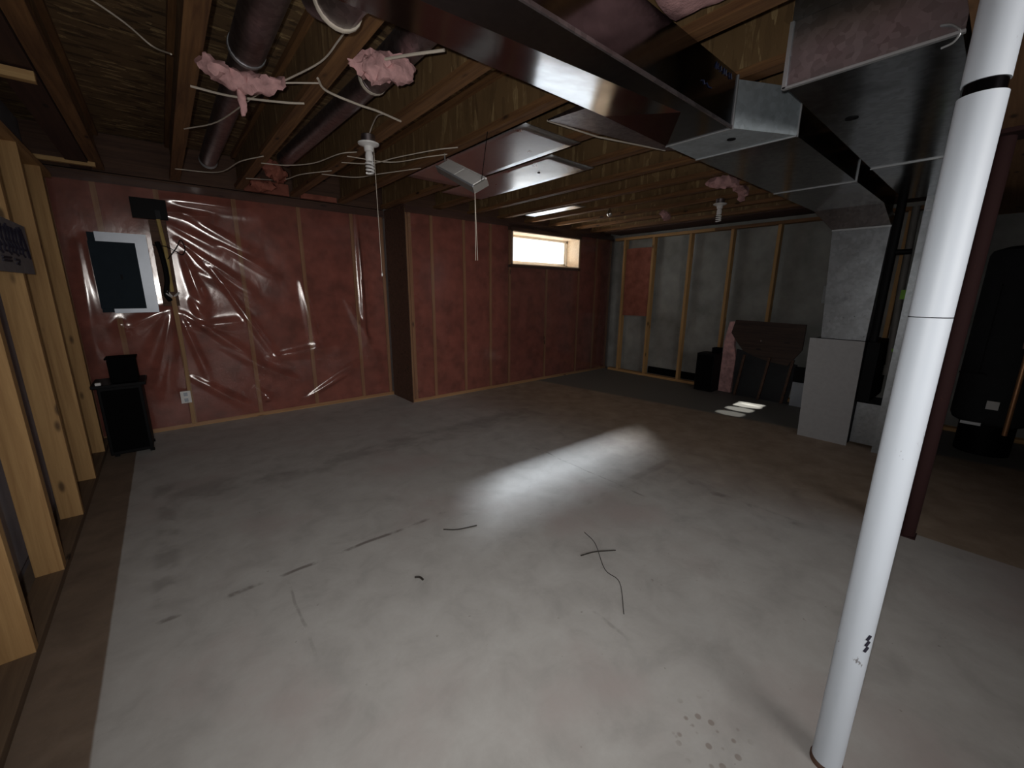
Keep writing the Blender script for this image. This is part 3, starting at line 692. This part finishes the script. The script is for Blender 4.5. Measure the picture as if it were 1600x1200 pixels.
cable([(0.68, 2.20, 2.302), (0.741, 2.281, 2.295), (0.907, 2.316, 2.29), (1.018, 2.339, 2.295), (1.18, 2.40, 2.302)], 'thick cream cable feeding the near lampholder', 0.0055)
cable([(1.055, 2.35, 2.294), (1.075, 2.48, 2.325), (1.118, 2.66, 2.335), (1.13, 2.74, 2.312)], 'short looped cream cable dropping into the near lampholder box')
cable([(1.0, 1.62, 2.30), (0.919, 1.762, 2.31), (0.86, 1.87, 2.315)], 'cream cable poking out of the insulation lump by the trunk', 0.006)
cable([(0.72, 3.85, 2.302), (0.866, 3.736, 2.29), (1.008, 3.525, 2.288), (1.087, 3.185, 2.29), (1.18, 3.10, 2.302)], 'cream cable looping in the bay left of the lampholder')
cable([(1.18, 3.42, 2.302), (1.334, 3.233, 2.285), (1.421, 2.979, 2.288), (1.559, 2.676, 2.295), (1.66, 2.55, 2.302)], 'upper of the two thin cables right of the lampholder')
cable([(1.16, 3.24, 2.302), (1.429, 3.107, 2.285), (1.576, 2.841, 2.29), (1.68, 2.72, 2.302)], 'lower of the two thin cables right of the lampholder')
cable([(1.16, 3.86, 2.302), (1.381, 3.7, 2.285), (1.492, 3.499, 2.29), (1.70, 3.15, 2.302)], 'thin cable sagging under joists near the tall wall corner')
cable([(0.70, 4.45, 2.302), (0.93, 4.213, 2.285), (1.015, 3.927, 2.288), (1.19, 3.70, 2.302)], 'thin cable near the top of the red insulated wall')
cable([(0.22, 4.5, 2.302), (0.484, 4.306, 2.285), (0.583, 3.863, 2.29), (0.70, 3.65, 2.302)], 'thin grey cable beside the end of the round duct', 0.004)

# ------------------------------------------------------------------ insulation scraps
def tuft(pts, rad, label, seed=0, amp=0.5, mt='pink'):
    p = spline(pts, 7); n = len(p)
    rr = [rad*(0.35+0.65*math.sin(PI*min(1, max(0, (i+0.5)/n)))**0.5) for i in range(n)]
    b = MB(); b.tube(p, rr, 14)
    out = []
    for v in b.v:
        v = Vector(v); q = v*24+Vector((seed*7.1, 0, 0))
        d = noise.noise_vector(q)*rad*amp+noise.noise_vector(q*2.7)*rad*amp*0.5
        out.append(tuple(v+d))
    b.v = out
    o = b.build('insulation_scrap', mt); return tag(o, label, 'insulation', 'loose pink insulation')
tuft([(0.255, 2.32, 2.29), (0.30, 2.33, 2.27), (0.37, 2.36, 2.26), (0.46, 2.33, 2.26), (0.545, 2.26, 2.27)], 0.042, 'torn strip of pink insulation hanging below the left bays', 1)
o = tuft([(0.385, 2.36, 2.24), (0.40, 2.38, 2.19), (0.40, 2.39, 2.13)], 0.016, 'thin wisp of pink insulation dangling from the torn strip', 9)
tuft([(0.76, 1.98, 2.33), (0.824, 1.95, 2.31), (0.875, 1.92, 2.30), (0.945, 1.89, 2.31), (0.985, 1.87, 2.33)], 0.055, 'pink insulation lump beside the trunk duct', 2)
tuft([(0.78, 3.95, 2.33), (0.86, 4.09, 2.31), (0.94, 4.25, 2.33)], 0.065, 'reddish insulation clump at the end of the second round duct', 3, 0.5, 'batt')
tuft([(0.74, 4.56, 2.30), (0.84, 4.57, 2.29), (0.93, 4.57, 2.30)], 0.05, 'small pink insulation clump above the red wall', 4, 0.5, 'batt')
tuft([(3.98, 1.95, 2.35), (3.97, 1.82, 2.33), (4.1, 1.75, 2.33), (4.3, 1.76, 2.30), (4.42, 1.80, 2.25)], 0.05, 'pink insulation snagged by the trunk duct near the far lampholder', 5)
tuft([(4.78, 2.86, 2.31), (4.95, 2.90, 2.29), (5.05, 2.94, 2.30)], 0.045, 'small pink insulation tuft under the farthest joists', 6)
for i, (x, y0) in enumerate(((0.96, 0.30), (1.445, 0.52))):
    b = MB(); nx, ny = 10, 20; 
    for a in range(nx+1):
        for c in range(ny+1):
            u, v = a/nx, c/ny
            q = (x*9+u*2.6, v*5, i*3.1)
            b.v.append((x-0.19+0.38*u, y0-0.9+1.3*v, 2.36-0.06*math.sin(PI*u)+0.05*noise.noise(q)+0.02*noise.noise((q[0]*4, q[1]*4, q[2]))))
    b.f = [(a*(ny+1)+c, (a+1)*(ny+1)+c, (a+1)*(ny+1)+c+1, a*(ny+1)+c+1) for a in range(nx) for c in range(ny)]
    b.smooth = True; o = b.build('insulation_batt', 'pink'); md = o.modifiers.new('thick', 'SOLIDIFY'); md.thickness = 0.1; md.offset = 1
    tag(o, ('pink insulation batt sagging between joists, left of the orange joist', 'pink insulation batt sagging beside the orange joist at the top edge')[i], 'insulation', 'pink batts between joists')

# ------------------------------------------------------------------ electrical panel and wall bits
yf = 4.90
t = thing('electrical_panel', 'grey electrical panel with dark door on the red insulated wall', 'electrical panel', (-0.23, yf, 1.15))
MB().box(-0.405, -0.045, yf, YA-0.02, 1.155, 1.805).build('box', 'panel_dark', t)
rimp = MB().box(-0.36, -0.12, yf-0.012, yf, 1.735, 1.81).box(-0.33, -0.12, yf-0.012, yf, 1.15, 1.185).box(-0.12, -0.04, yf-0.012, yf, 1.15, 1.81)
rimp.build('trim_frame', 'panel_grey', t)
dr = MB().box(-0.408, -0.122, yf-0.022, yf-0.004, 1.187, 1.733).build('door', 'panel_dark', t, 0.003)
MB().box(-0.25, -0.235, yf-0.028, yf-0.022, 1.43, 1.47).build('latch', 'black', dr)
b = MB().box(-0.105, 0.135, 4.955, 4.985, 1.955, 2.122); bb = b.build('mounting_board', 'black'); tag(bb, 'black rectangular board on the wall above the electrical panel', 'board')
MB().box(0.05, 0.085, 4.945, 4.955, 1.958, 2.03).build('connector', 'heater', bb)
o = MB().box(-0.005, 0.115, 4.968, 4.985, 1.20, 1.95).build('backing_board', 'dark_beam', None, 0.002); tag(o, 'narrow brown wooden backing behind the cables right of the panel', 'board')
cable([(0.03, 4.94, 1.76), (0.045, 4.92, 1.67), (0.055, 4.915, 1.53), (0.052, 4.92, 1.42), (0.03, 4.93, 1.31), (0.05, 4.95, 1.25)], 'thick black cable beside the electrical panel', 0.02, 'black', group=None)
cable([(0.063, 4.95, 1.955), (0.07, 4.945, 1.836), (0.078, 4.945, 1.689), (0.074, 4.945, 1.50), (0.075, 4.95, 1.33)], 'yellowish cable bundle from the black board', 0.016, 'yellow', group=None)
cable([(0.082, 4.925, 1.616), (0.154, 4.92, 1.715), (0.196, 4.92, 1.79), (0.218, 4.92, 1.72), (0.192, 4.92, 1.662), (0.142, 4.92, 1.692), (0.079, 4.92, 1.726), (0.0, 4.93, 1.733)], 'thin black wire loop right of the electrical panel', 0.004, 'black', group=None)
t = thing('cable_ends', 'cluster of cut cable ends where the plastic sheet is gathered', 'cable', (0.075, 4.95, 1.3))
for i in range(9):
    a = rng.uniform(0, 2*PI); x, z = 0.075+0.035*math.cos(a), 1.31+0.03*math.sin(a)
    MB().tube([(0.075, 4.97, 1.28), (x, 4.93, z), (x+0.01*math.cos(a), 4.91, z+0.012)], 0.006, 6).build('cable_end', 'white', t)
o = MB().prism([(0.055, 4.955, 1.29), (0.092, 4.955, 1.29), (0.094, 4.955, 0.70), (0.082, 4.955, 0.05), (0.05, 4.955, 0.05), (0.068, 4.955, 0.70)], (0, 0.03, 0)).build('wood_batten', 'stud_old')
tag(o, 'brown wooden batten running down the wall from the cut cable ends', 'batten')
t = thing('outlet', 'white wall outlet low on the red wall', 'outlet', (0.04, 4.955, 0.33))
MB().box(-0.0, 0.08, 4.935, 4.954, 0.275, 0.392).build('cover_plate', 'white', t, 0.003)
for z in (0.305, 0.362): MB().box(0.025, 0.055, 4.93, 4.936, z-0.017, z+0.017).build('receptacle', 'panel_grey', t)

# card sheet with scribbles on the left studs
o = MB().box(-0.538, -0.533, 2.86, 3.56, 1.43, 1.685).build('card_sign', 'paper'); tag(o, 'grey card with dark scribbled lettering pinned to the left studs', 'sign')
strk = []
for i, u in enumerate((0.02, 0.14, 0.26, 0.36, 0.47, 0.58, 0.70)):
    strk.append([(u, 0.95-0.05*(i % 3)), (u+0.05, 0.5), (u+0.03, 0.35), (u+0.09, 0.30+0.05*(i % 2))])
    strk.append([(u+0.06, 0.9), (u+0.02, 0.6), (u+0.10, 0.45)])
strk += [[(0.80, 0.98), (0.93, 0.30)], [(0.84, 0.95), (0.97, 0.28)], [(0.80, 0.98), (0.74, 0.45), (0.90, 0.47)], [(0.05, 0.2), (0.3, 0.22)], [(0.05, 0.14), (0.3, 0.15)], [(0.4, 0.2), (0.55, 0.2), (0.52, 0.1), (0.42, 0.12)]]
scrawl('lettering', (-0.532, 2.93, 1.45), (0, 0.60, 0), (0, 0, 0.22), strk, 'ink', o, 0.006)

# black cabinet stack in the left corner
t = thing('speaker_cabinet', 'tall black speaker cabinet in the left corner by the studs', 'speaker', (-0.36, 4.62, 0))
MB().box(-0.50, -0.235, 4.47, 4.78, 0.02, 0.585).build('cabinet', 'black', t, 0.006)
MB().box(-0.53, -0.205, 4.44, 4.80, 0.585, 0.61).build('top_board', 'black', t, 0.004)
for x in (-0.48, -0.26):
    for y in (4.49, 4.75): MB().box(x, x+0.03, y, y+0.03, 0, 0.02).build('foot', 'black', t)
MB().box(-0.48, -0.255, 4.458, 4.47, 0.05, 0.56).build('grille', 'black_soft', t)
t = thing('small_black_box', 'small black box sitting on the tall black speaker cabinet', 'box', (-0.32, 4.6, 0.61))
MB().box(-0.415, -0.245, 4.5, 4.68, 0.61, 0.80).build('body', 'black_soft', t, 0.012)
MB().box(-0.425, -0.235, 4.49, 4.69, 0.80, 0.812).build('lid', 'black_soft', t, 0.004)
o = MB().box(-0.50, -0.465, 4.445, 4.48, 0.61, 0.632).build('white_cap', 'white', None, 0.006); tag(o, 'tiny white cap on the corner of the black cabinet', 'cap')

# right corner clutter
t = thing('speaker_cabinet', 'black speaker box on the floor against the concrete wall', 'speaker', (5.8, 2.55, 0))
MB().box(5.70, 5.95, 2.42, 2.67, 0.0, 0.535).build('cabinet', 'black', t, 0.005)
MB().box(5.692, 5.70, 2.44, 2.65, 0.03, 0.51).build('grille', 'black_soft', t)
o = MB().box(5.83, 5.945, 2.43, 2.53, 0.536, 0.61).build('small_black_box', 'black_soft', None, 0.004); tag(o, 'low black box lying on the speaker by the concrete wall', 'box')
def slab(poly, x, th, lean, name, mt, parent=None):
    pts = [(x+lean*z, y, z) for y, z in poly]
    return MB().prism(pts, (th, 0, 0)).build(name, mt, parent)
t = thing('old_table', 'dark stained wooden table top with thin legs leaning on the concrete wall', 'table', (5.8, 1.9, 0))
slab([(2.29, 1.008), (1.479, 0.994), (1.474, 0.686), (1.594, 0.479), (1.813, 0.506), (1.969, 0.544), (2.134, 0.609), (2.228, 0.712), (2.32, 0.833)], 5.80, 0.025, 0.1, 'table_top', 'oldwood', t)
slab([(2.22, 0.62), (1.50, 0.50), (1.54, 0.0), (2.20, 0.0)], 5.84, 0.02, 0.06, 'dark_backing', 'heater', t)  # dark sheet added for the shade seen between the legs
for y0, y1 in ((2.10, 2.15), (1.80, 1.856), (1.54, 1.59)):
    slab([(y0+0.014, 0.56), (y0-0.014, 0.56), (y1-0.014, 0.0), (y1+0.014, 0.0)], 5.795, 0.028, 0.06, 'leg', 'dark_beam', t)
MB().lathe([(0.004, -0.014), (0.013, -0.006), (0.013, 0.006), (0.004, 0.014)], (5.855, 1.93, 0.76), 12).build('knob', 'knob', t)
o = slab([(2.377, 0.975), (2.295, 0.985), (2.28, 0.662), (2.235, 0.493), (2.245, 0.0), (2.41, 0.0), (2.415, 0.689)], 5.90, 0.05, 0.03, 'insulation_batt', 'pink')
tag(o, 'pink insulation batt standing beside the leaning dark table', 'insulation')
o = MB().box(5.80, 5.83, 1.37, 1.50, 0.0, 0.30).build('grey_panel', 'panel_grey', None, 0.002); tag(o, 'small pale grey panel standing between table and furnace', 'panel')
o = MB().box(5.79, 5.86, 1.385, 1.50, 0.302, 0.485).build('small_black_box', 'black', None, 0.004); tag(o, 'small black box balanced on the pale grey panel', 'box')

# bits of wire on the slab
def scrap(pts, r, label):
    o = MB().tube(spline(pts), r, 6).build('wire_scrap', 'twig'); tag(o, label, 'wire', 'wire scraps on the slab')
scrap([(1.50, 1.20, 0.004), (1.585, 1.172, 0.004), (1.68, 1.11, 0.004)], 0.0035, 'curved dark wire scrap lying across the floor crack')
scrap([(0.748, 1.603, 0.005), (0.767, 1.588, 0.005), (0.771, 1.562, 0.005)], 0.005, 'tiny bent dark wire scrap in the middle of the floor')
scrap([(1.066, 1.869, 0.003), (1.13, 1.817, 0.003), (1.24, 1.78, 0.003)], 0.0035, 'thin dark wire scrap near the bright floor patch')
scrap([(1.683, 1.329, 0.002), (1.644, 1.219, 0.002), (1.512, 1.053, 0.002), (1.491, 0.951, 0.002), (1.339, 0.82, 0.002)], 0.0018, 'long kinked hair-thin wire on the floor before the post')
